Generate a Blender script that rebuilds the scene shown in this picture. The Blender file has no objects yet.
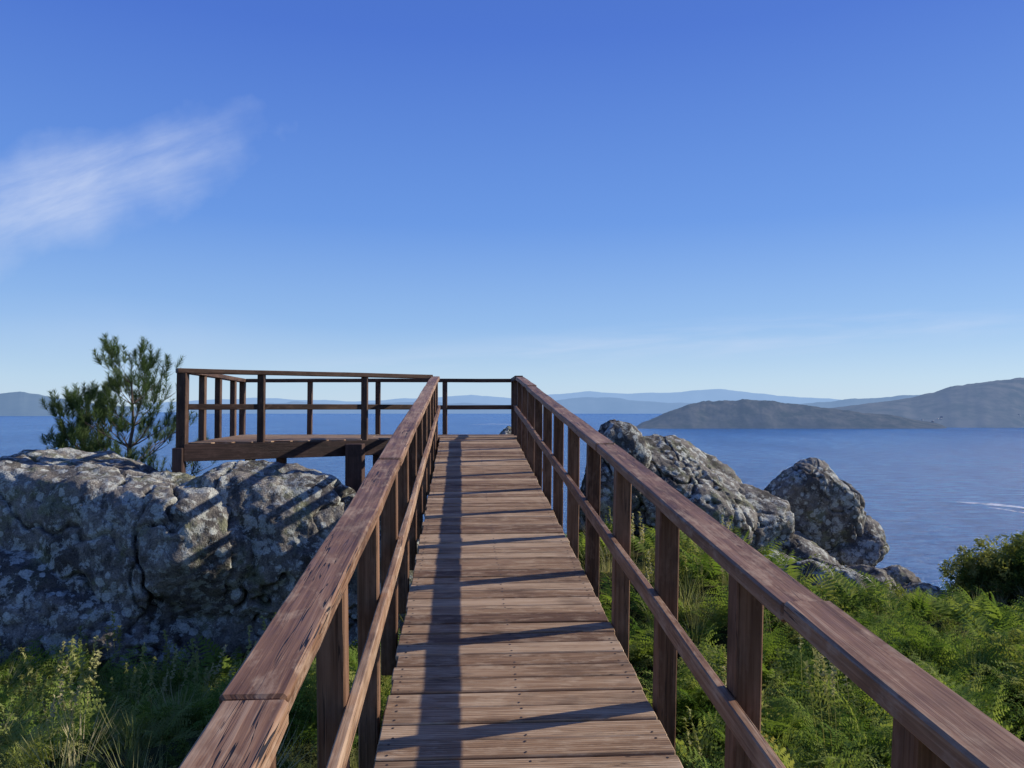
import bpy, bmesh, math, random
import numpy as np
from mathutils import Vector, Matrix
random.seed(7); rng=np.random.default_rng(7)
scene=bpy.context.scene
F=819.0; HOR=409.0
# ------------------------------------------------------------------ noise
def _h(ix,iy,iz,seed):
    n=(ix*374761393+iy*668265263+iz*2147483647+seed*1274126177)&0xffffffff
    n=((n^(n>>13))*1274126177)&0xffffffff
    n=(n^(n>>16))&0xffffffff
    return n/4294967295.0
def vnoise(p,seed=0):
    p=np.asarray(p,float); i=np.floor(p).astype(np.int64); f=p-i; f=f*f*f*(f*(f*6-15)+10)
    r=0
    for a in (0,1):
        for b in (0,1):
            for c in (0,1):
                w=(f[:,0] if a else 1-f[:,0])*(f[:,1] if b else 1-f[:,1])*(f[:,2] if c else 1-f[:,2])
                r=r+w*_h(i[:,0]+a,i[:,1]+b,i[:,2]+c,seed)
    return r*2-1
def fbm(p,oct=4,seed=0,gain=.5):
    a=1;s=0;p=np.asarray(p,float).copy()
    for o in range(oct):
        s=s+a*vnoise(p+o*17.3,seed+o); p=p*2.03; a*=gain
    return s
def sstep(a,b,x):
    t=np.clip((x-a)/(b-a),0,1); return t*t*(3-2*t)
# ------------------------------------------------------------------ materials
def newmat(name):
    m=bpy.data.materials.new(name); m.use_nodes=True
    nt=m.node_tree; nt.nodes.clear()
    out=nt.nodes.new('ShaderNodeOutputMaterial')
    return m,nt,out
def N(nt,t,**kw):
    n=nt.nodes.new(t)
    for k,v in kw.items(): setattr(n,k,v)
    return n
def ramp(nt,fac,stops):
    r=nt.nodes.new('ShaderNodeValToRGB'); e=r.color_ramp.elements
    while len(e)<len(stops): e.new(.5)
    for k,(pos,c) in enumerate(stops):
        e[k].position=pos; e[k].color=(c[0],c[1],c[2],1) if hasattr(c,'__len__') else (c,c,c,1)
    nt.links.new(fac,r.inputs[0]); return r.outputs[0]
def noise(nt,vec,scale,detail=4,rough=.55,dist=0):
    n=nt.nodes.new('ShaderNodeTexNoise'); n.inputs['Scale'].default_value=scale
    n.inputs['Detail'].default_value=detail; n.inputs['Roughness'].default_value=rough
    n.inputs['Distortion'].default_value=dist
    if vec is not None: nt.links.new(vec,n.inputs['Vector'])
    return n.outputs['Fac']
def mixc(nt,f,a,b,mode='MIX'):
    m=nt.nodes.new('ShaderNodeMix'); m.data_type='RGBA'; m.blend_type=mode
    for s,v in ((m.inputs[0],f),(m.inputs[6],a),(m.inputs[7],b)):
        if isinstance(v,(int,float)): s.default_value=v
        elif isinstance(v,tuple): s.default_value=(v[0],v[1],v[2],1)
        else: nt.links.new(v,s)
    return m.outputs[2]
def math_(nt,op,a,b=None,c=None,clamp=False):
    m=nt.nodes.new('ShaderNodeMath'); m.operation=op; m.use_clamp=clamp
    for k,v in enumerate((a,b,c)):
        if v is None: continue
        if isinstance(v,(int,float)): m.inputs[k].default_value=v
        else: nt.links.new(v,m.inputs[k])
    return m.outputs[0]
def mapping(nt,vec,scale,rot=(0,0,0),loc=(0,0,0)):
    m=nt.nodes.new('ShaderNodeMapping'); m.inputs['Scale'].default_value=scale
    m.inputs['Rotation'].default_value=rot; m.inputs['Location'].default_value=loc
    nt.links.new(vec,m.inputs['Vector']); return m.outputs[0]
def bump(nt,h,strength,dist,normal=None):
    b=nt.nodes.new('ShaderNodeBump'); b.inputs['Strength'].default_value=strength
    b.inputs['Distance'].default_value=dist; nt.links.new(h,b.inputs['Height'])
    if normal is not None: nt.links.new(normal,b.inputs['Normal'])
    return b.outputs[0]

def wood(name,dark,mid,light,ribs=False,crack=.5,rough=.6,var=.22):
    m,nt,out=newmat(name)
    a=N(nt,'ShaderNodeAttribute',attribute_name='wc').outputs['Vector']
    rn=N(nt,'ShaderNodeAttribute',attribute_name='rnd').outputs['Fac']
    g1=noise(nt,mapping(nt,a,(2.2,75,75)),1,3,.65,.3)
    g2=noise(nt,mapping(nt,a,(1.1,9,9)),1,3,.6,.5)
    g3=noise(nt,mapping(nt,a,(7,18,18)),1,4,.7)
    v=math_(nt,'ADD',math_(nt,'MULTIPLY',g1,.55),math_(nt,'MULTIPLY',g2,.45))
    v=math_(nt,'ADD',v,math_(nt,'MULTIPLY',math_(nt,'SUBTRACT',rn,.5),var))
    col=ramp(nt,v,[(.32,dark),(.5,mid),(.68,light)])
    worn=ramp(nt,g3,[(.5,0),(.66,1)])
    col=mixc(nt,math_(nt,'MULTIPLY',worn,.45),col,(light[0]*1.15,light[1]*1.25,light[2]*1.35))
    stain=ramp(nt,noise(nt,mapping(nt,a,(3,5,5),loc=(3,1,7)),1,3,.6),[(.32,1),(.47,0)])
    col=mixc(nt,math_(nt,'MULTIPLY',stain,.5),col,(dark[0]*.6,dark[1]*.6,dark[2]*.6))
    c1=noise(nt,mapping(nt,a,(1.3,55,55),loc=(9,2,4)),1,2,.5,.2)
    ck=ramp(nt,c1,[(.5-.0,0),(.505,1),(.522,1),(.53,0)])
    ckm=ramp(nt,noise(nt,mapping(nt,a,(1.2,7,7),loc=(5,5,5)),1,1),[(.48,0),(.58,1)])
    ck=math_(nt,'MULTIPLY',ck,ckm)
    col=mixc(nt,math_(nt,'MULTIPLY',ck,crack*1.4,clamp=True),col,(.012,.008,.007))
    h=math_(nt,'SUBTRACT',g1,math_(nt,'MULTIPLY',ck,1.3))
    nrm=bump(nt,h,.5,.004)
    if ribs:
        sx=nt.nodes.new('ShaderNodeSeparateXYZ'); nt.links.new(N(nt,'ShaderNodeAttribute',attribute_name='wl').outputs['Vector'],sx.inputs[0])
        w=math_(nt,'SINE',math_(nt,'MULTIPLY',sx.outputs[1],2*math.pi/.0155))
        rib=ramp(nt,math_(nt,'ADD',math_(nt,'MULTIPLY',w,.5),.5),[(.05,0),(.4,1)])
        col=mixc(nt,math_(nt,'MULTIPLY',math_(nt,'SUBTRACT',1,rib),.45),col,(dark[0]*.4,dark[1]*.4,dark[2]*.4))
        nrm=bump(nt,rib,.35,.003,nrm)
    p=N(nt,'ShaderNodeBsdfPrincipled'); nt.links.new(col,p.inputs['Base Color'])
    nt.links.new(nrm,p.inputs['Normal'])
    rr=ramp(nt,g3,[(.3,rough-.08),(.7,rough+.15)]); nt.links.new(rr,p.inputs['Roughness'])
    p.inputs['Specular IOR Level'].default_value=.28
    nt.links.new(p.outputs[0],out.inputs[0]); return m
M_rail=wood('stained_wood_rail',(.095,.042,.021),(.26,.138,.074),(.47,.315,.20),crack=.95,rough=.55)
M_post=wood('stained_wood_post',(.055,.025,.013),(.14,.067,.034),(.26,.14,.078),crack=.6)
M_dark=wood('dark_wood_rail',(.035,.017,.010),(.08,.04,.022),(.15,.088,.054),crack=.5)
M_deck=wood('deck_planks',(.14,.072,.037),(.33,.20,.108),(.54,.375,.232),ribs=True,crack=.5,rough=.7,var=.36)
M_beam=wood('dark_beams',(.02,.011,.008),(.045,.024,.017),(.09,.05,.038),crack=.4)
def metal():
    m,nt,out=newmat('screw_metal'); p=N(nt,'ShaderNodeBsdfPrincipled')
    g=N(nt,'ShaderNodeNewGeometry'); c=ramp(nt,noise(nt,g.outputs['Position'],400),[(.3,(.03,.02,.018)),(.7,(.10,.08,.07))])
    nt.links.new(c,p.inputs['Base Color']); p.inputs['Roughness'].default_value=.5; p.inputs['Metallic'].default_value=.6
    nt.links.new(p.outputs[0],out.inputs[0]); return m
M_screw=metal()

def rockmat():
    m,nt,out=newmat('granite_lichen'); g=N(nt,'ShaderNodeNewGeometry'); P=g.outputs['Position']
    big=noise(nt,P,1.1,4,.6,.4); med=noise(nt,P,6,6,.72); fine=noise(nt,P,55,3,.6)
    col=ramp(nt,big,[(.3,(.18,.162,.142)),(.5,(.26,.238,.21)),(.7,(.34,.31,.27))])
    col=mixc(nt,.7,col,ramp(nt,med,[(.36,(.3,.29,.28)),(.5,(.78,.76,.73)),(.64,(1.1,1.08,1.0))]),'MULTIPLY')
    gm=ramp(nt,noise(nt,P,1.9,6,.72),[(.53,0),(.60,1)]); col=mixc(nt,math_(nt,'MULTIPLY',gm,.5),col,(.21,.23,.11))
    dk=ramp(nt,noise(nt,mapping(nt,P,(1.6,1.6,.6),loc=(4,8,1)),1,6,.76),[(.51,0),(.57,1)])
    col=mixc(nt,math_(nt,'MULTIPLY',dk,.7),col,(.055,.05,.045))
    ln=noise(nt,P,4.2,7,.78,.2); lf=ramp(nt,ln,[(.53,0),(.555,1)])
    lv=nt.nodes.new('ShaderNodeTexVoronoi'); lv.inputs['Scale'].default_value=6; nt.links.new(P,lv.inputs['Vector'])
    lw=math_(nt,'ADD',lv.outputs['Distance'],math_(nt,'MULTIPLY',math_(nt,'SUBTRACT',med,.5),.9))
    lf2=math_(nt,'MULTIPLY',ramp(nt,lw,[(.27,1),(.33,0)]),ramp(nt,noise(nt,P,1.6,3),[(.42,0),(.52,1)]))
    lf=math_(nt,'MAXIMUM',math_(nt,'MULTIPLY',lf,.8),lf2)
    col=mixc(nt,math_(nt,'MULTIPLY',lf,.78),col,(.60,.61,.53))
    sp=ramp(nt,fine,[(.35,.65),(.6,1.15)]); col=mixc(nt,1.0,col,sp,'MULTIPLY')
    pt=ramp(nt,g.outputs['Pointiness'],[(.42,.12),(.48,.9),(.53,1.08)]); col=mixc(nt,.85,col,pt,'MULTIPLY')  # crevice shade painted into colour: concave parts darkened, convex edges lightened
    p=N(nt,'ShaderNodeBsdfDiffuse'); nt.links.new(col,p.inputs['Color'])
    h=math_(nt,'ADD',math_(nt,'MULTIPLY',med,1.0),math_(nt,'MULTIPLY',fine,.2))
    nt.links.new(bump(nt,h,.85,.075),p.inputs['Normal']); nt.links.new(p.outputs[0],out.inputs[0]); return m
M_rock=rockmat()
def leafmat(name,stops,trans=.35,objrand=True,rw=.5):
    m,nt,out=newmat(name)
    oi=N(nt,'ShaderNodeObjectInfo'); g=N(nt,'ShaderNodeNewGeometry')
    n=noise(nt,g.outputs['Position'],1.6,2,.6)
    v=math_(nt,'ADD',math_(nt,'MULTIPLY',oi.outputs['Random'],rw if objrand else 0),math_(nt,'MULTIPLY',n,1-rw if objrand else 1))
    col=ramp(nt,v,stops)
    d=N(nt,'ShaderNodeBsdfDiffuse'); nt.links.new(col,d.inputs['Color'])
    t=N(nt,'ShaderNodeBsdfTranslucent'); nt.links.new(mixc(nt,1.0,col,(1.3,1.35,.7),'MULTIPLY'),t.inputs[0])
    mx=N(nt,'ShaderNodeMixShader'); mx.inputs[0].default_value=trans
    nt.links.new(d.outputs[0],mx.inputs[1]); nt.links.new(t.outputs[0],mx.inputs[2]); nt.links.new(mx.outputs[0],out.inputs[0]); return m
M_fern=leafmat('fern_leaf',[(.2,(.08,.145,.028)),(.42,(.18,.25,.05)),(.62,(.27,.33,.08)),(.78,(.37,.37,.12)),(.84,(.29,.20,.09))])
M_shrub=leafmat('shrub_leaf',[(.22,(.045,.075,.02)),(.45,(.13,.17,.04)),(.62,(.24,.26,.07)),(.8,(.38,.35,.12))])
M_pine=leafmat('pine_needles',[(.25,(.04,.07,.028)),(.5,(.085,.13,.045)),(.75,(.15,.185,.07))],trans=.2,objrand=False)
M_straw=leafmat('dry_grass',[(.25,(.16,.20,.06)),(.5,(.33,.33,.13)),(.75,(.52,.45,.26))],trans=.3)
def bark():
    m,nt,out=newmat('bark'); g=N(nt,'ShaderNodeNewGeometry')
    c=ramp(nt,noise(nt,mapping(nt,g.outputs['Position'],(20,20,5)),1,5),[(.3,(.05,.035,.025)),(.7,(.18,.13,.09))])
    p=N(nt,'ShaderNodeBsdfPrincipled'); p.inputs['Roughness'].default_value=.9; nt.links.new(c,p.inputs['Base Color']); nt.links.new(p.outputs[0],out.inputs[0]); return m
M_bark=bark()
def groundmat():
    m,nt,out=newmat('ground_soil'); g=N(nt,'ShaderNodeNewGeometry'); P=g.outputs['Position']
    n=noise(nt,P,.8,5,.65); n2=noise(nt,P,14,3,.7)
    c=ramp(nt,n,[(.3,(.03,.045,.014)),(.5,(.055,.06,.025)),(.7,(.11,.085,.05))])
    c=mixc(nt,.7,c,ramp(nt,n2,[(.3,(.4,.4,.4)),(.7,(1.2,1.2,1.1))]),'MULTIPLY')
    p=N(nt,'ShaderNodeBsdfDiffuse'); nt.links.new(c,p.inputs['Color'])
    nt.links.new(bump(nt,n2,.8,.08),p.inputs['Normal']); nt.links.new(p.outputs[0],out.inputs[0]); return m
M_ground=groundmat()
def seamat():
    m,nt,out=newmat('sea_water'); g=N(nt,'ShaderNodeNewGeometry'); P=g.outputs['Position']
    a=noise(nt,mapping(nt,P,(.006,.0022,1)),1,4,.6,.4)
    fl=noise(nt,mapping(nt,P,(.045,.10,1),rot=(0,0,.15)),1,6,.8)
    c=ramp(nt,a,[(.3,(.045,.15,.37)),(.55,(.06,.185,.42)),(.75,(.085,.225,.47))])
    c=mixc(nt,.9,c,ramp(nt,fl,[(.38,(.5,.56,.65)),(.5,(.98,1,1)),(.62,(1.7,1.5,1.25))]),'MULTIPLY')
    p=N(nt,'ShaderNodeBsdfPrincipled'); nt.links.new(c,p.inputs['Base Color'])
    p.inputs['Roughness'].default_value=.25; p.inputs['IOR'].default_value=1.33; p.inputs['Specular IOR Level'].default_value=.5
    w1=noise(nt,mapping(nt,P,(.10,.22,1),rot=(0,0,.4)),1,5,.7)
    h=math_(nt,'ADD',w1,math_(nt,'MULTIPLY',fl,2.0))
    nt.links.new(bump(nt,h,.9,3.5),p.inputs['Normal']); nt.links.new(p.outputs[0],out.inputs[0]); return m
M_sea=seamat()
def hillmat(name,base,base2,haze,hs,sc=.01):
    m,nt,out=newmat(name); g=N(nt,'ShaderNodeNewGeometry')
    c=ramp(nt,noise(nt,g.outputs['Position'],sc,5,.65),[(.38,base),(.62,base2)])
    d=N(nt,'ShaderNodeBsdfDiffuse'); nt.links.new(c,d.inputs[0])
    e=N(nt,'ShaderNodeEmission'); e.inputs[0].default_value=(*haze,1); e.inputs[1].default_value=hs  # aerial haze painted in: constant bluish glow added over the hill colour
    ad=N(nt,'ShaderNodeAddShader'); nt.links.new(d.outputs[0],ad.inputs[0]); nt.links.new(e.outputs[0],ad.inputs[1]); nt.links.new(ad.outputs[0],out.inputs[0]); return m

# ------------------------------------------------------------------ mesh helpers
def link(o,parent=None):
    scene.collection.objects.link(o)
    if parent is not None: o.parent=parent
    return o
def empty(name,loc=(0,0,0)):
    e=bpy.data.objects.new(name,None); e.empty_display_size=.3; link(e); return e
def mesh_np(name,v,f,mat,smooth=False):
    v=np.asarray(v,np.float32); f=np.asarray(f,np.int32); me=bpy.data.meshes.new(name)
    me.vertices.add(len(v)); me.vertices.foreach_set('co',v.ravel())
    k=f.shape[1]; me.loops.add(f.size); me.loops.foreach_set('vertex_index',f.ravel())
    me.polygons.add(len(f)); me.polygons.foreach_set('loop_start',np.arange(0,f.size,k,dtype=np.int32))
    if smooth: me.polygons.foreach_set('use_smooth',np.ones(len(f),bool))
    me.update(calc_edges=True); me.validate(); me.materials.append(mat); return me
class Wood:
    def __init__(s): s.v=[];s.f=[];s.wc=[];s.wl=[];s.r=[]
    def board(s,p0,p1,up,w,t,seg=1,ch=.004,warp=0.0,skew=0.0):
        p0=Vector(p0);p1=Vector(p1);d=(p1-p0);L=d.length;d.normalize()
        side=d.cross(Vector(up)).normalized(); upv=side.cross(d).normalized()
        off=Vector((random.uniform(0,50),random.uniform(0,50),random.uniform(0,50))); rnd=random.random()
        hw=w/2;ht=t/2
        sec=[(-hw+ch,-ht),(hw-ch,-ht),(hw,-ht+ch),(hw,ht-ch),(hw-ch,ht),(-hw+ch,ht),(-hw,ht-ch),(-hw,-ht+ch)]
        us=[0,ch]+[L*k/seg for k in range(1,seg)]+[L-ch,L]
        base=len(s.v); n=8
        ph=[random.uniform(0,6.28) for _ in range(6)]
        for k,u in enumerate(us):
            sc=1-ch/max(hw,.01) if k in (0,len(us)-1) else 1; sc2=1-ch/max(ht,.01) if k in (0,len(us)-1) else 1
            wx=warp*(math.sin(u*1.7+ph[0])+.5*math.sin(u*4.1+ph[1])); wy=warp*(math.sin(u*1.3+ph[2])+.5*math.sin(u*5.3+ph[3]))
            for (a,b) in sec:
                aa=a*sc;bb=b*sc2
                if warp: 
                    aa*=1+random.uniform(-1,1)*warp*6; bb*=1+random.uniform(-1,1)*warp*6
                p=p0+d*(u+skew*a)+side*(aa+wx)+upv*(bb+wy)
                s.v.append(p[:]); s.wc.append((u+off.x,a+off.y,b+off.z)); s.wl.append((u,a,b)); s.r.append(rnd)
        for k in range(len(us)-1):
            for j in range(n):
                j2=(j+1)%n; s.f.append((base+k*n+j,base+k*n+j2,base+(k+1)*n+j2,base+(k+1)*n+j))
        s.f.append(tuple(base+j for j in range(n))[::-1]); e=base+(len(us)-1)*n; s.f.append(tuple(e+j for j in range(n)))
    def done(s,name,mat,parent):
        me=bpy.data.meshes.new(name); me.from_pydata(s.v,[],s.f)
        bm=bmesh.new(); bm.from_mesh(me); bmesh.ops.recalc_face_normals(bm,faces=bm.faces[:]); bm.to_mesh(me); bm.free()
        for nm,dt,key,arr in (('wc','FLOAT_VECTOR','vector',s.wc),('wl','FLOAT_VECTOR','vector',s.wl),('rnd','FLOAT','value',s.r)):
            at=me.attributes.new(nm,dt,'POINT'); at.data.foreach_set(key,np.array(arr,np.float32).ravel())
        me.materials.append(mat); return link(bpy.data.objects.new(name,me),parent)

# ------------------------------------------------------------------ ramp frame
rho=math.radians(5.45); psi=math.atan2(-51.0,F)
uv=Vector((math.sin(psi)*math.cos(rho),math.cos(psi)*math.cos(rho),math.sin(rho)))
rv=Vector((math.cos(psi),-math.sin(psi),0)); nv=rv.cross(uv).normalized()
H=1.65; RT=.70
DL,DR=-.325,.85; XL,XR=-.395,.905
def R(r,s,n): return rv*r+uv*s+nv*n
SEND=12.75; S0=-4.5
ZP=R(0,SEND,-H).z
bw=empty('wooden_boardwalk')
w=Wood(); s=S0; pitch=.147; nails=[]
while s<SEND-.05:
    e1=random.uniform(-.008,.008);e2=random.uniform(-.008,.008); sk=random.uniform(-.003,.003); dz=random.uniform(-.003,.003)
    w.board(R(DL+e1,s+sk,-H-.0175+dz),R(DR+e2,s-sk,-H-.0175+dz),nv,pitch-.010+random.uniform(-.004,.001),.035,seg=4,ch=.005,warp=.0008)
    for rr in (DL+.045,(DL+DR)/2,DR-.05):
        for ds in (-.042,.042):
            if random.random()<.85: nails.append(R(rr+random.uniform(-.008,.008),s+ds,-H+dz+.0015))
    s+=pitch
w.done('deck_boards',M_deck,bw)
nv_=[];nf=[]
for p in nails:
    b=len(nv_)
    for k in range(6): nv_.append((p+rv*.006*math.cos(k*1.047)+uv*.006*math.sin(k*1.047))[:])
    nf.append(tuple(range(b,b+6)))
me=bpy.data.meshes.new('screws'); me.from_pydata(nv_,[],nf); me.materials.append(M_screw); link(bpy.data.objects.new('screws',me),bw)
w=Wood()
for rr in (DL+.04,(DL+DR)/2,DR-.04):
    s=S0
    while s<SEND-.1: 
        e=min(s+3.0,SEND-.1); w.board(R(rr,s+.003,-H-.13),R(rr,e,-H-.13),nv,.06,.18,seg=3); s+=3.0
s=-2.6
while s<12.6:
    w.board(R(DL-.02,s,-H-.28),R(DR+.02,s,-H-.28),nv,.09,.1)
    for rr in (XL+.1,XR-.1):
        p=R(rr,s,-H-.335); w.board(p,(p.x,p.y,-4.2),uv,.12,.12,seg=3,warp=.002)
    s+=3.0
w.done('beams',M_beam,bw)
def railing(name,X,side,send):
    root=empty(name); w=Wood(); s=-3.5
    while s<send+.05:
        w.board(R(X,s,-H-.26),R(X,s,-RT-.058),uv,.088,.088,seg=5,ch=.006,warp=.0015); s+=1.0
    w.done('posts',M_post,root)
    w=Wood(); joints=[S0,-1.45,1.55 if side<0 else 2.05,4.5 if side<0 else 5.02,7.5,10.5,send+.12]
    for k in range(len(joints)-1):
        a,b=joints[k]+.004,joints[k+1]-.004; dj=random.uniform(-.006,.006)
        lift=.007*(k%2)
        w.board(R(X+dj,a,-RT-.03+lift),R(X+dj*.5,b,-RT-.03+lift*.3),nv,.128,.054,seg=24,ch=.007,warp=.0028)
    w.done('handrail',M_rail,root)
    w=Wood(); xi=X-side*.062
    joints=[S0,-1.5,1.5,4.5,7.5,10.5,send+.05]
    for k in range(len(joints)-1):
        w.board(R(xi,joints[k]+.003,-1.18),R(xi+random.uniform(-.003,.003),joints[k+1]-.003,-1.18),nv,.034,.078,seg=10,ch=.005,warp=.002)
    w.done('mid_rail',M_rail,root)
railing('wooden_railing',XL,-1,12.5)
railing('wooden_railing',XR,1,12.5)
# ------------------------------------------------------------------ platform
vp=empty('viewing_platform')
UP=Vector((0,0,1))
A=Vector((-4.2,10.45,ZP)); pb=R(XL,12.62,0); B=Vector((pb.x,pb.y,ZP)); C=Vector((-4.62,14.05,ZP)); pd=R(XR,14.0,0); D=Vector((pd.x,14.05,ZP))
pe=R(XR,12.75,0); E=Vector((pe.x,pe.y,ZP))
pl=R(XL,12.78,0); G=Vector((pl.x,pl.y,ZP))
poly=[A,B,G,E,D,C]
w=Wood(); y=A.y+.07
while y<14.02:
    xs=[]
    for k in range(len(poly)):
        p,q=poly[k],poly[(k+1)%len(poly)]
        if (p.y-y)*(q.y-y)<0: xs.append(p.x+(q.x-p.x)*(y-p.y)/(q.y-p.y))
    xs.sort()
    if len(xs)>=2 and xs[-1]-xs[0]>.15:
        x0,x1=xs[0]+.03,xs[-1]+.0; n=max(1,int((x1-x0)/2.6+.5))
        for k in range(n): 
            a=x0+(x1-x0)*k/n; b=x0+(x1-x0)*(k+1)/n
            w.board((a+.003,y,ZP-.018),(b-.003,y,ZP-.018),UP,.138,.034,seg=3,ch=.004,warp=.0008)
    y+=.147
w.done('deck_boards',M_deck,vp)
w=Wood()
def off(p,z): return Vector((p.x,p.y,p.z+z))
def fascia(a,b,z=-.125,t=.22): w.board(off(a,z),off(b,z),UP,.05,t,seg=4,warp=.001)
dAB=(B-A).normalized(); nAB=Vector((dAB.y,-dAB.x,0))*.07
fascia(A+nAB,B+nAB*.6); fascia(A+Vector((-.03,.07,0)),C+Vector((-.03,0,0))); fascia(C,D); fascia(E,D-Vector((0,.06,0)))
for k in range(1,5):
    y=10.8+k*.62
    t=min(1,(y-A.y)/(B.y-A.y)); xr=A.x+(B.x-A.x)*t-.08
    w.board((A.x-.0,y,ZP-.135),(xr if t<1 else D.x-.05,y,ZP-.135),UP,.06,.17,seg=2)
def sup(x,y,wd=.14,z0=-4.): w.board((x,y,ZP-.06),(x,y,z0),(0,1,0),wd,wd,seg=4,ch=.008,warp=.002)
sup(-4.22,10.40,.13); sup(-2.22,11.62,.24); sup(-1.96,12.0,.13); sup(-3.2,11.4,.12,-2); sup(-4.4,13.8); sup(-2.2,13.8); sup(-.1,13.6); sup(-1.2,12.85)
w.done('beams',M_beam,vp)
pr=empty('wooden_railing'); w=Wood(); wr=Wood()
ZT=ZP+.95
def post(p,size=.09): w.board((p.x,p.y,ZP-.22),(p.x,p.y,ZT-.058),(0,1,0),size,size,seg=4,ch=.006,warp=.0015)
def lerp(a,b,t): return a+(b-a)*t
post(A,.12)
for t in (.2745,.683): post(lerp(A,B,t),.09)
for t in (.27,.52,.8): post(lerp(A,C,t),.085)
post(C)
for px in (310,378,445): post(Vector(((px-512)/F*14.05,14.05,ZP)),.08)
post(D,.1); post(lerp(E,D,.55),.085)
def rails(a,b,e0=.05,e1=.05,dz=0):
    d=(b-a).normalized(); a2=a-d*e0;b2=b+d*e1
    wr.board((a2.x,a2.y,ZT-.03+dz),(b2.x,b2.y,ZT-.03+dz),UP,.13,.06,seg=8,ch=.006,warp=.002)
    wr.board((a.x,a.y,ZT-.49),(b.x,b.y,ZT-.49),UP,.034,.075,seg=6,ch=.005,warp=.0015)
rails(A,B,.08,-.07); rails(A,C,-.07,.07,.0); rails(C,D,-.07,.0); rails(E,D,-.1,.07,.002)
w.done('posts',M_dark,pr); wr.done('rails',M_dark,pr)

# ------------------------------------------------------------------ terrain
SEA=-60.0
def ground_h(x,y):
    x=np.asarray(x,float); y=np.asarray(y,float)
    z=-2.5+0*x
    z=z-.035*np.clip(y-6,0,10)+.05*np.clip(-y-3,0,200)
    z=z-.04*np.clip(x-3,0,40)-.12*np.clip(-x-7,0,10)
    z=z-1.1*sstep(3.5,8,x)*sstep(9,16,y)
    z=z-.35*sstep(-1.5,-3,x)*sstep(4.5,7.5,y)
    z=z+.55*np.exp(-((x-2.2)**2/3+(y-11.5)**2/10))
    z=z+.95*np.exp(-((x-9.6)**2/4+(y-14.8)**2/5))
    q=y+.12*x-15.5; z=z-np.where(q>0,.25*q+.5*(np.sqrt(q*q+4)-2)*(q>0),0)
    q2=np.clip(x-13,0,None); z=z-.45*(np.sqrt(q2*q2+9)-3)
    q3=np.clip(-x-14,0,None); z=z-.4*(np.sqrt(q3*q3+9)-3)
    p=np.stack([x*.35,y*.35,0*x],1); z=z+.22*fbm(p,4,3)
    p=np.stack([x*.04,y*.04,0*x],1); far=sstep(12,60,np.hypot(x,y)); z=z+far*3*fbm(p,4,9)
    return np.maximum(z,SEA-6)
t=np.linspace(-1,1,361); gx=np.sinh(t*4.2)/np.sinh(4.2)*230; gy=np.sinh(t*4.2)/np.sinh(4.2)*260+8
X,Y=np.meshgrid(gx,gy); Z=ground_h(X.ravel(),Y.ravel())
n=len(gx); idx=np.arange(n*n).reshape(n,n)
f=np.stack([idx[:-1,:-1].ravel(),idx[:-1,1:].ravel(),idx[1:,1:].ravel(),idx[1:,:-1].ravel()],1)
link(bpy.data.objects.new('ground',mesh_np('ground',np.stack([X.ravel(),Y.ravel(),Z],1),f,M_ground,True)))
rad=np.concatenate([[0],np.geomspace(40,60000,60)]); ang=np.linspace(0,2*math.pi,97)[:-1]
vv=[(0,0,SEA)]; 
for r in rad[1:]:
    for a in ang: vv.append((r*math.cos(a),r*math.sin(a),SEA))
bm=bmesh.new(); bv=[bm.verts.new(p) for p in vv]; na=len(ang)
for k in range(na): bm.faces.new((bv[0],bv[1+k],bv[1+(k+1)%na]))
for j in range(len(rad)-2):
    for k in range(na):
        a=1+j*na+k;b=1+j*na+(k+1)%na; bm.faces.new((bv[a],bv[a+na],bv[b+na],bv[b]))
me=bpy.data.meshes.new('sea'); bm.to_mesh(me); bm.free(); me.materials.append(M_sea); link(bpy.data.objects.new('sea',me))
# ------------------------------------------------------------------ hills
def hill(name,prof,D,depth,mat,seed,nz=.08):
    us=np.linspace(prof[0][0],prof[-1][0],420); py=np.interp(us,[p[0] for p in prof],[p[1] for p in prof])
    py=py+.7*fbm(np.stack([us*.06,us*0,us*0],1),4,seed)
    u=(us-512)/F; vs=np.linspace(0,1,60); V=[]
    crest=.45; Yc=D+crest*depth; top=(HOR-py)/F*Yc-SEA
    edge=sstep(0,.03,(us-us[0])/(us[-1]-us[0]))*sstep(0,.03,(us[-1]-us)/(us[-1]-us[0]))
    for v in vs:
        prof_v=np.where(v<crest,np.sin(v/crest*math.pi/2)**.9,np.cos((v-crest)/(1-crest)*math.pi/2))
        Yv=D+v*depth+(0 if v>crest else 1)*depth*.03*fbm(np.stack([u*20,u*0+v,u*0],1),3,seed)
        Xv=u*Yv; nn=fbm(np.stack([Xv/depth*6,Yv/depth*6,0*Xv],1),5,seed+5)
        Zv=SEA-2+(top*prof_v*(1+nz*nn*(1.4-prof_v))+2)
        Zv=SEA-2+(Zv-SEA+2)*(.02+.98*edge)
        V.append(np.stack([Xv,Yv,Zv],1))
    V=np.concatenate(V); n=len(us); idx=np.arange(n*len(vs)).reshape(len(vs),n)
    f=np.stack([idx[:-1,:-1].ravel(),idx[:-1,1:].ravel(),idx[1:,1:].ravel(),idx[1:,:-1].ravel()],1)
    return link(bpy.data.objects.new(name,mesh_np(name,V,f,mat,True)))
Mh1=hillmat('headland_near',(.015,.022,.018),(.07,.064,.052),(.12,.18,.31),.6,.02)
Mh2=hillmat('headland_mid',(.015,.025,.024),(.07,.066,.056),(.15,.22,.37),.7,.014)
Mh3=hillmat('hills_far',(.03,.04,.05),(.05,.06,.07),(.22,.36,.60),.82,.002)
Mh4=hillmat('hills_farther',(.03,.04,.05),(.04,.05,.06),(.28,.44,.70),.9,.001)
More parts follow.
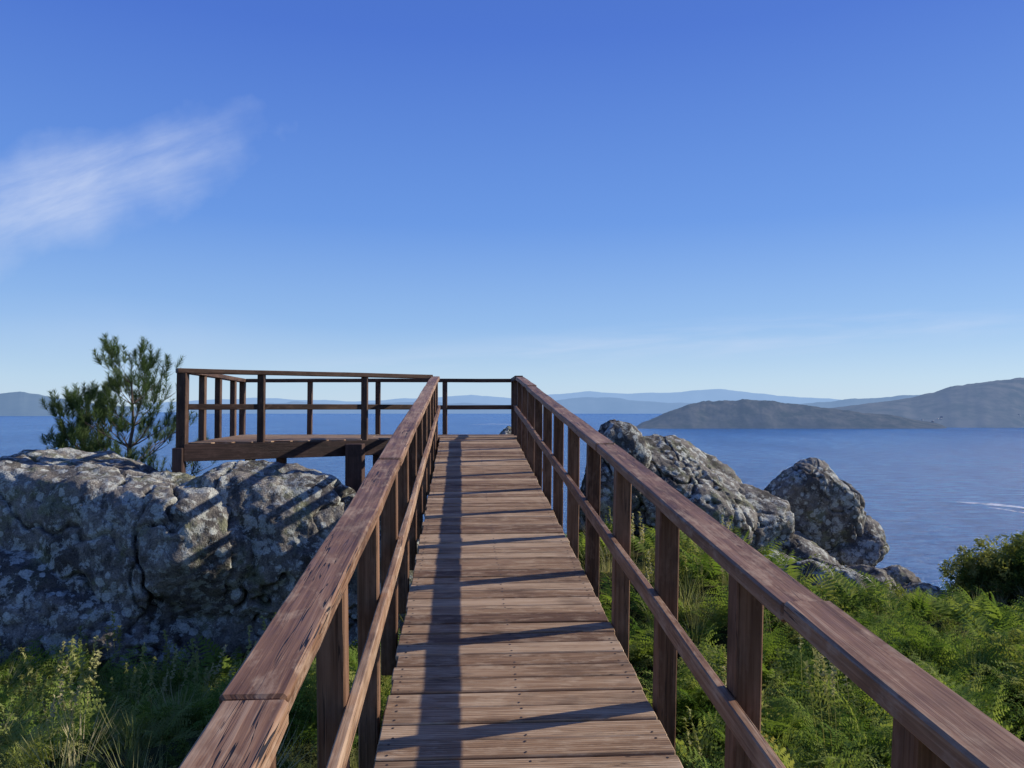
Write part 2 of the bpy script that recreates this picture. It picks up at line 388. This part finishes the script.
hill('headland',[(632,425),(648,420),(668,411),(690,405),(715,402),(742,400),(775,402),(800,405),(825,409),(850,412),(890,416),(920,421),(950,426)],2500,420,Mh1,11,.2)
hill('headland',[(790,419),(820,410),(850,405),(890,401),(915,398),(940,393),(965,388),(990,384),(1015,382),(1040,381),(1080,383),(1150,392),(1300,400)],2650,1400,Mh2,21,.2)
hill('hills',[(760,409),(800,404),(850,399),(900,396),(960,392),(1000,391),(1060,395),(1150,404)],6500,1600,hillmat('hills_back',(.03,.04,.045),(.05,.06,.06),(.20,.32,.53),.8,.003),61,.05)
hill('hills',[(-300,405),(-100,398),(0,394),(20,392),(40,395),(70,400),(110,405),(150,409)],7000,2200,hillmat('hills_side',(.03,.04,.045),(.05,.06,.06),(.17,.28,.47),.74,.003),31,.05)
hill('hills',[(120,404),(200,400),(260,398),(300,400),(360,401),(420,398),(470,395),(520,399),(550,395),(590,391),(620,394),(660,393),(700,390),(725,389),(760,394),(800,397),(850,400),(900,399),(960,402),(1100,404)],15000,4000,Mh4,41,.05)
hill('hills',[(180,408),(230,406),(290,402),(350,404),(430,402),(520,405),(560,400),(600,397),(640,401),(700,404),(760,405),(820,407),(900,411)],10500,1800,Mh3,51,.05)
def housemat():
    m,nt,out=newmat('village_walls'); g=N(nt,'ShaderNodeNewGeometry'); c=ramp(nt,noise(nt,g.outputs['Position'],.03),[(.3,(.3,.28,.27)),(.7,(.6,.58,.55))])
    p=N(nt,'ShaderNodeBsdfPrincipled'); nt.links.new(c,p.inputs['Base Color']); nt.links.new(p.outputs[0],out.inputs[0]); return m
bm=bmesh.new()
for k in range(60):
    px=random.choice([random.gauss(985,20),random.uniform(930,1100)]); v=random.uniform(.03,.07); Yv=2650+1400*v; Xv=(px-512)/F*Yv
    zz=SEA+ (np.interp(px,[800,900,1000,1100],[20,90,145,145]))*math.sin(v/.45*math.pi/2)**.9
    s1=random.uniform(2.5,5); mt=Matrix.Translation((Xv,Yv-10,zz+2))@Matrix.Rotation(random.random()*3,4,'Z')@Matrix.Diagonal((s1*1.6,s1,s1*.8,1))
    bmesh.ops.create_cube(bm,size=1,matrix=mt)
    bmesh.ops.create_cone(bm,cap_ends=True,segments=4,radius1=.75,radius2=.05,depth=.5,matrix=mt@Matrix.Translation((0,0,.74)))
me=bpy.data.meshes.new('distant_village'); bm.to_mesh(me); bm.free(); me.materials.append(housemat()); link(bpy.data.objects.new('distant_village',me))
def foam():
    m,nt,out=newmat('foam'); p=N(nt,'ShaderNodeBsdfPrincipled'); p.inputs['Base Color'].default_value=(.75,.8,.85,1); p.inputs['Roughness'].default_value=.7
    g=N(nt,'ShaderNodeNewGeometry'); a=ramp(nt,noise(nt,mapping(nt,g.outputs['Position'],(.1,.25,1)),1,4,.7),[(.38,0),(.55,.9)])
    nt.links.new(a,p.inputs['Alpha']); nt.links.new(p.outputs[0],out.inputs[0]); return m
M_foam=foam()
def seapt(px,py): Yd=-SEA/((py-HOR)/F); return ((px-512)/F*Yd,Yd)
def wake(pts,wd):
    V=[];Fc=[]
    for k,(px,py) in enumerate(pts):
        x,y=seapt(px,py); ww=wd[k]; V+= [(x,y-ww,SEA+.25),(x,y+ww,SEA+.25)]
    for k in range(len(pts)-1): Fc.append((2*k,2*k+2,2*k+3,2*k+1))
    me=bpy.data.meshes.new('boat_wake'); me.from_pydata(V,[],Fc); me.materials.append(M_foam); link(bpy.data.objects.new('boat_wake',me))
wake([(955,502),(975,503.5),(1000,505),(1024,508),(1060,513)],[1,6,11,11,9])
wake([(985,507),(1000,509),(1030,514),(1060,519)],[.5,5,6,4])
wake([(470,425),(490,424),(520,424.5),(540,426)],[5,25,30,4])

# ------------------------------------------------------------------ rocks
def ico(sub):
    bm=bmesh.new(); bmesh.ops.create_icosphere(bm,subdivisions=sub,radius=1); v=np.array([x.co[:] for x in bm.verts]); f=np.array([[q.index for q in p.verts] for p in bm.faces]); bm.free(); return v,f
ICO={5:ico(5),6:ico(6),7:ico(7)}
def rock(c,rad,seed,rot=0,tilt=0,sub=6,planes=14,pw=9,rough=.085,crack=.08,front=0,name='boulder'):
    r_=np.random.default_rng(seed); v,f=ICO[sub]; n=r_.normal(size=(planes,3)); n/=np.linalg.norm(n,axis=1)[:,None]
    d=r_.uniform(.68,1.0,planes)
    Mx=np.array((Matrix.Rotation(rot,3,'Z')@Matrix.Rotation(tilt,3,'Y')))
    if front:
        fn=np.array([-.35,-.93,.08])@Mx; n=np.vstack([n,fn]); d=np.append(d,front)
        fn=np.array([.05,-.1,.99])@Mx; n=np.vstack([n,fn]); d=np.append(d,.86)
    S=np.maximum(v@n.T,0)/d; rr=((S**pw).sum(1)+.85**pw)**(-1/pw)
    P=v*rr[:,None]*np.array(rad)
    P=P@Mx.T; W=P+np.array(c); dirs=(v/np.array(rad)); dirs/=np.linalg.norm(dirs,axis=1)[:,None]; dirs=dirs@Mx.T
    sz=float(np.mean(rad)); W0=W.copy()
    W=W+dirs*(rough*sz*fbm(W0*1.3/sz,6,seed,.52))[:,None]
    for (sc_,wid,dp,sd2) in ((np.array([.8,.8,1.2]),.03,crack*1.3,3),(np.array([1.3,1.0,.7]),.024,crack*.7,4)):
        cn=vnoise(W0*sc_/sz*1.1+seed,seed+sd2)+.25*fbm(W0*2.6/sz,3,seed+8+sd2)
        W=W-dirs*(dp*sz*np.exp(-(cn/wid)**2))[:,None]
    W=W+dirs*(.022*fbm(W0*6,4,seed+5,.62))[:,None]
    return link(bpy.data.objects.new(name,mesh_np(name,W,f,M_rock,True)))
rocks=[
 ((-5.45,10.5,-1.85),(1.85,1.5,1.42),1,.2,.05,7,12,16,.72),
 ((-3.1,10.35,-1.90),(1.5,1.25,1.38),2,.5,-.05,7,12,16,.72),
 ((-4.35,10.1,-1.95),(1.4,1.3,1.3),31,1.0,.0,7,12,15,.72),
 ((-7.7,10.8,-2.1),(1.6,1.6,1.4),4,.1,.1,6,12,15,.75),
 ((-6.3,9.6,-2.55),(1.7,1.0,1.1),5,.1,.1,6,12,14,.7),
 ((-4.6,9.5,-2.75),(1.6,.9,.9),33,.3,.05,6,12,14,.7),
 ((-2.0,10.6,-2.35),(1.2,1.2,1.15),6,.3,.1,7,12,14,.7),
 ((1.72,14.9,-1.6),(.6,.9,1.22),7,.4,.1,6,10,14,0),
 ((-.05,15.0,-1.2),(.5,.6,.95),8,.4,.1,6,10,14,0),
 ((3.2,15.6,-1.85),(1.2,1.3,1.3),9,.1,.35,7,10,18,0),
 ((4.35,15.5,-2.5),(1.1,1.0,.9),10,.6,.7,6,9,18,0),
 ((5.2,16.0,-2.85),(.75,.9,.7),34,.2,.5,6,9,18,0),
 ((6.2,17.2,-2.4),(.95,1.0,1.22),12,.3,-.25,7,9,18,0),
 ((6.9,16.8,-2.95),(.55,.7,.75),35,.3,.5,6,9,18,0),
 ((5.7,15.5,-3.0),(1.1,.6,.35),13,.2,.5,6,9,18,0),
 ((6.7,15.6,-3.35),(.8,.6,.35),14,.4,.45,6,9,18,0),
 ((7.3,16.2,-3.55),(.7,.7,.5),15,.4,.3,6,9,16,0),
 ((4.5,13.9,-2.85),(.8,.5,.4),16,.4,.4,6,9,16,0),
 ((5.5,14.2,-3.15),(.6,.5,.35),36,.4,.2,5,9,16,0),
 ((7.2,14.3,-3.5),(.65,.5,.4),17,.1,.1,5,9,16,0),
 ((6.4,14.2,-3.4),(.45,.4,.35),37,.9,.1,5,9,16,0),
 ((4.0,11.2,-2.5),(.5,.45,.45),18,.1,.1,5,9,16,0),
 ((4.9,12.4,-2.7),(.55,.5,.45),19,.9,.1,5,9,16,0),
]
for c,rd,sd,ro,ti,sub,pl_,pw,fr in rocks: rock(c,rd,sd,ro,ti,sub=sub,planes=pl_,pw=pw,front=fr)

# ------------------------------------------------------------------ vegetation prototypes
def tri_mesh(name,tris,mat):
    V=np.array(tris,np.float32).reshape(-1,3); f=np.arange(len(V)).reshape(-1,3); return mesh_np(name,V,f,mat)
def make_fern(seed,detail=True):
    r=random.Random(seed); T=[]
    nf=r.randint(5,8)
    for k in range(nf):
        az=k*2*math.pi/nf+r.uniform(-.5,.5); L=r.uniform(.4,.8); el=math.radians(r.uniform(50,85)); bend=math.radians(r.uniform(50,110))
        p=Vector((0,0,0)); o=Vector((math.cos(az),math.sin(az),0)); sd=Vector((-math.sin(az),math.cos(az),0)); ns=17; roll=r.uniform(-.7,.7)
        for i in range(ns):
            t=(i+.5)/ns; e=el-bend*t**1.4; d=o*math.cos(e)+Vector((0,0,1))*math.sin(e); up=(sd.cross(d)).normalized()
            if up.z<0: up=-up
            s2=(sd*math.cos(roll)+up*math.sin(roll)); q=p+d*(L/ns)
            T+=[p-s2*.0025,p+s2*.0025,q]; 
            if t>.18:
                tt=(t-.18)/.82; pl=.30*L*(1-tt)**.8*min(1,.5+tt*3)*r.uniform(.8,1.1)
                for sg in (-1,1):
                    pd=(s2*sg*.88+d*.42+up*r.uniform(-.3,.25)).normalized(); droop=-up*.3
                    pdp=pd.cross(up).normalized()
                    if not detail:
                        wd_=pl*.13+.004; m_=p+pd*pl*.35; T+=[p,m_+pdp*wd_,p+pd*pl+droop*pl, p,p+pd*pl+droop*pl,m_-pdp*wd_]
                        continue
                    nl=6 if pl>.05 else 3; w_=pl/nl
                    for j in range(nl):
                        u0=j/nl; b=p+pd*(pl*u0)+droop*pl*u0*u0; b2=p+pd*(pl*(u0+.85/nl))+droop*pl*u0*u0
                        ll=.2*pl*(1-u0)**.7+.004
                        for s3 in (-1,1):
                            T+=[b,b2,b+pd*w_*.8+pdp*s3*ll+up*r.uniform(-.006,.008)]
            p=q
    return tri_mesh('fern_plant_%d'%seed,[v[:] for v in T],M_fern)
def make_shrub(seed,mat,nleaf=1500,ls=.03,R0=.5,flat=.8):
    r=random.Random(seed); T=[]
    cl=[]
    for k in range(34):
        a=r.uniform(0,6.28); e=r.uniform(-.1,1.5); rr=R0*r.uniform(.4,1.15)
        cl.append((Vector((math.cos(a)*math.cos(e)*rr,math.sin(a)*math.cos(e)*rr,math.sin(e)*rr*flat+.1)),R0*r.uniform(.1,.25)))
    for k in range(nleaf):
        c,cr=r.choice(cl); d=Vector((r.gauss(0,1),r.gauss(0,1),r.gauss(0,1))).normalized(); p=c+d*cr*r.uniform(.5,1.15)
        nrm=(d+Vector((r.gauss(0,.6),r.gauss(0,.6),r.gauss(0,.6)+.4))).normalized(); t=nrm.orthogonal().normalized(); b=nrm.cross(t)
        a=r.uniform(0,6.28); t2=t*math.cos(a)+b*math.sin(a); b2=nrm.cross(t2); s=ls*r.uniform(.5,1.3)
        T+=[p-t2*s,p+b2*s*.38+nrm*s*.1,p+t2*s, p-t2*s,p+t2*s,p-b2*s*.38+nrm*s*.1]
    for c,cr in cl:
        d=c.normalized(); s=d.orthogonal().normalized()*.006; T+=[Vector((-s.x,-s.y,-.1)),Vector((s.x,s.y,-.1)),c]
    return tri_mesh('shrub_plant_%d'%seed,[v[:] for v in T],mat)
def make_grass(seed):
    r=random.Random(seed);T=[]
    for k in range(55):
        a=r.uniform(0,6.28); b=Vector((math.cos(a),math.sin(a),0)); o=b*r.uniform(0,.1); h=r.uniform(.2,.5); ln=r.uniform(.05,.3); s=b.cross(Vector((0,0,1)))*.003
        m_=o+b*ln*.35+Vector((0,0,h*.6)); tp=o+b*ln+Vector((0,0,h)); T+=[o-s,o+s,m_, m_-s*.8,m_+s*.8,tp]
    return tri_mesh('grass_tuft_%d'%seed,[v[:] for v in T],M_straw)
def make_stalk(seed):
    r=random.Random(seed);T=[]
    for k in range(3):
        a=r.uniform(0,6.28); p=Vector((r.uniform(-.06,.06),r.uniform(-.06,.06),0)); d=Vector((math.cos(a)*.15,math.sin(a)*.15,1)).normalized(); h=r.uniform(.5,.85); s=Vector((.0035,0,0)); q=p+d*h
        T+=[p-s,p+s,q]; s=Vector((0,.0035,0)); T+=[p-s,p+s,q]
        for j in range(30):
            t=r.uniform(.66,1); c=p+d*h*t; n=Vector((r.gauss(0,1),r.gauss(0,1),r.gauss(0,.6))).normalized(); b=n.orthogonal().normalized()*.010; T+=[c-b,c+b,c+n*.03]
    return tri_mesh('dry_stalk_%d'%seed,[v[:] for v in T],M_straw)
def proto_coll(name,meshes):
    c=bpy.data.collections.new(name)
    for m in meshes: c.objects.link(bpy.data.objects.new(m.name,m))
    return c
def scatter(name,coll,pts,rot,scl):
    me=bpy.data.meshes.new(name); me.from_pydata([tuple(p) for p in pts],[],[])
    a=me.attributes.new('rot','FLOAT_VECTOR','POINT'); a.data.foreach_set('vector',np.array(rot,np.float32).ravel())
    a=me.attributes.new('scl','FLOAT','POINT'); a.data.foreach_set('value',np.array(scl,np.float32))
    o=link(bpy.data.objects.new(name,me))
    ng=bpy.data.node_groups.new(name+'_nodes','GeometryNodeTree')
    ng.interface.new_socket('Geometry',in_out='INPUT',socket_type='NodeSocketGeometry'); ng.interface.new_socket('Geometry',in_out='OUTPUT',socket_type='NodeSocketGeometry')
    gi=ng.nodes.new('NodeGroupInput');go=ng.nodes.new('NodeGroupOutput'); ip=ng.nodes.new('GeometryNodeInstanceOnPoints'); ci=ng.nodes.new('GeometryNodeCollectionInfo')
    ci.inputs['Collection'].default_value=coll; ci.inputs['Separate Children'].default_value=True; ci.inputs['Reset Children'].default_value=True
    ip.inputs['Pick Instance'].default_value=True
    ar=ng.nodes.new('GeometryNodeInputNamedAttribute'); ar.data_type='FLOAT_VECTOR'; ar.inputs[0].default_value='rot'
    as_=ng.nodes.new('GeometryNodeInputNamedAttribute'); as_.data_type='FLOAT'; as_.inputs[0].default_value='scl'
    L=ng.links.new; L(gi.outputs[0],ip.inputs['Points']); L(ci.outputs[0],ip.inputs['Instance']); L(ar.outputs['Attribute'],ip.inputs['Rotation']); L(as_.outputs['Attribute'],ip.inputs['Scale']); L(ip.outputs[0],go.inputs[0])
    md=o.modifiers.new('scatter','NODES'); md.node_group=ng; return o
def place(n,x0,x1,y0,y1,fn,seed):
    r=np.random.default_rng(seed); x=r.uniform(x0,x1,n); y=r.uniform(y0,y1,n); dn=fbm(np.stack([x*.5,y*.5,0*x],1),3,seed+2); k=fn(x,y,dn)
    x=x[k];y=y[k]; z=ground_h(x,y); m=len(x)
    rot=np.stack([r.uniform(-.25,.25,m),r.uniform(-.25,.25,m),r.uniform(0,6.28,m)],1); return np.stack([x,y,z],1),rot,r
vis=lambda x,y: np.abs(x)<y*.72+1.5
ferns=proto_coll('fern_protos',[make_fern(k) for k in range(6)])
pts,rot,r=place(2100,-7,8,1.5,8.5,lambda x,y,d:(d>np.where(x<0,-.3,-.7))&vis(x,y),5)
scatter('fern_undergrowth',ferns,pts-[0,0,.03],rot,r.uniform(.5,1.15,len(pts)))
ferns2=proto_coll('fern_far_protos',[make_fern(k+60,False) for k in range(4)])
pts,rot,r=place(2800,-14,14,-6,16,lambda x,y,d:(d>-.5)&~((x<-1.3)&(y>9.0))&~(vis(x,y)&(y>1.5)&(y<8.5))&~((x>3.8)&(y>13)),15)
scatter('fern_undergrowth',ferns2,pts-[0,0,.03],rot,r.uniform(.6,1.2,len(pts)))
shr=proto_coll('shrub_protos',[make_shrub(k+20,M_shrub) for k in range(5)])
pts,rot,r=place(1300,-30,32,6,34,lambda x,y,d:((x>7.8)|(y>19.0)|((x>1.5)&(d>-.05)&(y<13.5))|(x<-10))&~((x<-1)&(x>-10)&(y<13)),6)
scatter('shrub_undergrowth',shr,pts-[0,0,.08],rot,r.uniform(.45,1.15,len(pts)))
pts,rot,r=place(220,2,8.5,12.8,17,lambda x,y,d:(d>-.1),16)
scatter('shrub_undergrowth',shr,pts-[0,0,.08],rot,r.uniform(.3,.55,len(pts)))
pts,rot,r=place(420,-7,8,3,9,lambda x,y,d:(d>-.1)&(np.abs(x)>1.1),26)
scatter('shrub_undergrowth',shr,pts-[0,0,.05],rot,r.uniform(.3,.65,len(pts)))
pts,rot,r=place(110,8.0,12.5,13,16.2,lambda x,y,d:x/y>.54,36)
scatter('shrub_undergrowth',shr,pts+np.stack([0*pts[:,0],0*pts[:,0],r.uniform(-.1,.3,len(pts))],1),rot,r.uniform(.7,1.4,len(pts)))
gr=proto_coll('grass_protos',[make_grass(k) for k in range(3)])
pts,rot,r=place(1900,-13,16,2,18,lambda x,y,d:(d>np.where(x<0,-.3,.05))&~((x<-1.3)&(y>9.2)),8)
scatter('dry_grass',gr,pts,rot,r.uniform(.6,1.2,len(pts)))
stk=proto_coll('stalk_protos',[make_stalk(k) for k in range(3)])
pts,rot,r=place(360,-6,9,3.5,12,lambda x,y,d:(d>np.where(x<0,-.3,.15))&(np.abs(x)>1.2)&~((x<-1.3)&(y>9)),9)
scatter('dry_flower_stalks',stk,pts,rot,r.uniform(.8,1.3,len(pts)))
# ------------------------------------------------------------------ pine tree
def cyl(V,Fc,p,q,r0,r1,n=6):
    d=(q-p).normalized(); a=d.orthogonal().normalized(); b=d.cross(a); base=len(V)
    for pt,rr in ((p,r0),(q,r1)):
        for k in range(n): V.append((pt+a*rr*math.cos(k*6.283/n)+b*rr*math.sin(k*6.283/n))[:])
    for k in range(n): Fc.append((base+k,base+(k+1)%n,base+n+(k+1)%n,base+n+k))
def pine(base,height,spread,seed):
    r=random.Random(seed); root=empty('pine_tree'); V=[];Fc=[];T=[]
    def shoot(p,d,L):
        n=int(30+170*L)
        for k in range(n):
            t=r.random(); q=p+d*L*t; rnd=Vector((r.gauss(0,1),r.gauss(0,1),r.gauss(0,1))).normalized(); nd=(rnd-d*rnd.dot(d)).normalized()*.65+d*r.uniform(.45,1.0); nd.normalize()
            l=r.uniform(.09,.16)*(1.1-.5*t); s=nd.orthogonal().normalized()*.0035; T.extend([(q-s)[:],(q+s)[:],(q+nd*l)[:]])
    def branch(p,d,L,rr,lev):
        n=4; pts=[p]
        for k in range(n):
            d=(d+Vector((r.gauss(0,.08),r.gauss(0,.08),.08))).normalized(); q=pts[-1]+d*L/n; cyl(V,Fc,pts[-1],q,rr*(1-k/n*.7),rr*(1-(k+1)/n*.7),5); pts.append(q)
            if lev<1 and k>=1:
                for j in range(2 if k<3 else 3):
                    s=d.orthogonal().normalized(); s.rotate(Matrix.Rotation(r.uniform(0,6.28),3,d)); dd=(d*.8+s*.65+Vector((0,0,.3))).normalized(); branch(q,dd,L*r.uniform(.2,.35),rr*.45,lev+1)
        shoot(pts[-1],(d+Vector((0,0,1.0))).normalized(),r.uniform(.14,.30))
    p=Vector(base); top=p+Vector((.1,0,height)); n=10; pp=p
    for k in range(n):
        q=p.lerp(top,(k+1)/n)+Vector((r.gauss(0,.02),r.gauss(0,.02),0)); cyl(V,Fc,pp,q,.08*(1-k/n*.85),.08*(1-(k+1)/n*.85),8)
        if k>=2:
            a0=r.uniform(0,6.28); t=k/n
            for j in range(6):
                a=a0+j*1.05+r.uniform(-.3,.3); e=r.uniform(.05,.4)+t*.4; ln=spread*(1.2-t)**.75*r.uniform(.5,1.25)
                branch(q,Vector((math.cos(a)*math.cos(e),math.sin(a)*math.cos(e),math.sin(e))),ln,.022*(1.2-t),0)
        pp=q
    shoot(pp,Vector((0,0,1)),.4)
    me=bpy.data.meshes.new('trunk_and_limbs'); me.from_pydata(V,[],Fc); me.materials.append(M_bark); link(bpy.data.objects.new('trunk_and_limbs',me),root)
    link(bpy.data.objects.new('needles',tri_mesh('needles',T,M_pine)),root); return len(T)//3
gz=float(ground_h(np.array([-6.5]),np.array([13.6]))[0])
pine((-6.4,13.6,gz),.42-gz,1.15,3)
pine((-7.35,13.9,gz),-.15-gz,.85,5)

# ------------------------------------------------------------------ world & sun
el=math.radians(27.4); az=math.radians(74.7)
wd=bpy.data.worlds.new('World'); scene.world=wd; wd.use_nodes=True; nt=wd.node_tree; nt.nodes.clear()
out=nt.nodes.new('ShaderNodeOutputWorld'); bg=nt.nodes.new('ShaderNodeBackground'); sky=nt.nodes.new('ShaderNodeTexSky')
sky.sky_type='NISHITA'; sky.sun_disc=False; sky.sun_elevation=el; sky.sun_rotation=az; sky.air_density=1.0; sky.dust_density=.3; sky.ozone_density=3; sky.altitude=60
tc=nt.nodes.new('ShaderNodeTexCoord'); sx=nt.nodes.new('ShaderNodeSeparateXYZ'); nt.links.new(tc.outputs['Generated'],sx.inputs[0])
grad=ramp(nt,sx.outputs[2],[(0,(.58,.75,.92)),(.035,(.50,.70,.92)),(.10,(.30,.52,.90)),(.22,(.145,.33,.84)),(.42,(.072,.185,.70)),(.8,(.04,.10,.42))])
g10=nt.nodes.new('ShaderNodeVectorMath'); g10.operation='SCALE'; g10.inputs['Scale'].default_value=10; nt.links.new(grad,g10.inputs[0])
skyc=mixc(nt,.82,sky.outputs[0],g10.outputs[0])
yy=math_(nt,'MAXIMUM',sx.outputs[1],.08); u=math_(nt,'DIVIDE',sx.outputs[0],yy); v=math_(nt,'DIVIDE',sx.outputs[2],yy)
cb=nt.nodes.new('ShaderNodeCombineXYZ'); nt.links.new(u,cb.inputs[0]); nt.links.new(v,cb.inputs[1])
def ell(cx,cy,a,b,ang):
    m1=nt.nodes.new('ShaderNodeMapping'); m1.vector_type='TEXTURE'; m1.inputs['Location'].default_value=(cx,cy,0); m1.inputs['Rotation'].default_value=(0,0,ang); m1.inputs['Scale'].default_value=(a,b,1)
    nt.links.new(cb.outputs[0],m1.inputs[0]); l=nt.nodes.new('ShaderNodeVectorMath'); l.operation='LENGTH'; nt.links.new(m1.outputs[0],l.inputs[0]); return m1.outputs[0],l.outputs['Value']
c1,l1=ell(-.55,.265,.27,.08,.33)
wn=nt.nodes.new('ShaderNodeTexNoise'); wn.inputs['Scale'].default_value=9; wn.inputs['Detail'].default_value=5; nt.links.new(cb.outputs[0],wn.inputs['Vector'])
l1b=math_(nt,'ADD',l1,math_(nt,'MULTIPLY',math_(nt,'SUBTRACT',wn.outputs['Fac'],.5),1.3))
n1=noise(nt,mapping(nt,c1,(1.0,1.4,1),loc=(2.3,.7,0)),1.5,7,.62,.2)
f1=math_(nt,'MULTIPLY',ramp(nt,l1b,[(.1,1),(.55,.6),(1.05,0)]),ramp(nt,n1,[(.32,.35),(.62,1)]))
c3,l3=ell(.25,.085,.6,.03,.07)
n3=noise(nt,mapping(nt,c3,(3,1.5,1)),1,4,.6,.4)
f3=math_(nt,'MULTIPLY',ramp(nt,l3,[(.3,1),(1.0,0)]),math_(nt,'MULTIPLY',ramp(nt,n3,[(.4,0),(.7,1)]),.3))
c4,l4=ell(-.45,.09,.3,.05,-.1)
f4=math_(nt,'MULTIPLY',ramp(nt,l4,[(.1,1),(1.0,0)]),math_(nt,'MULTIPLY',wn.outputs['Fac'],.22))
cf=math_(nt,'ADD',math_(nt,'ADD',math_(nt,'MULTIPLY',f1,.58),f4),f3,clamp=True)
col=mixc(nt,cf,skyc,(6.6,7.4,9.2))
nt.links.new(col,bg.inputs[0]); bg.inputs[1].default_value=.1; nt.links.new(bg.outputs[0],out.inputs[0])
sd=Vector((math.sin(az)*math.cos(el),math.cos(az)*math.cos(el),math.sin(el)))
sl=bpy.data.lights.new('sun','SUN'); sl.energy=5.0; sl.angle=math.radians(.53); sl.color=(1,.93,.82)
so=bpy.data.objects.new('sun',sl); so.rotation_euler=sd.to_track_quat('Z','Y').to_euler(); link(so)
# ------------------------------------------------------------------ camera
cd=bpy.data.cameras.new('camera'); cd.sensor_width=36; cd.lens=F/1024*36; cd.clip_start=.05; cd.clip_end=100000
co=bpy.data.objects.new('camera',cd); co.location=(0,0,0); co.rotation_euler=(math.radians(90)+math.atan((HOR-384)/F),0,0); link(co); scene.camera=co
scene.view_settings.view_transform='Standard'; scene.view_settings.look='None'; scene.view_settings.exposure=0
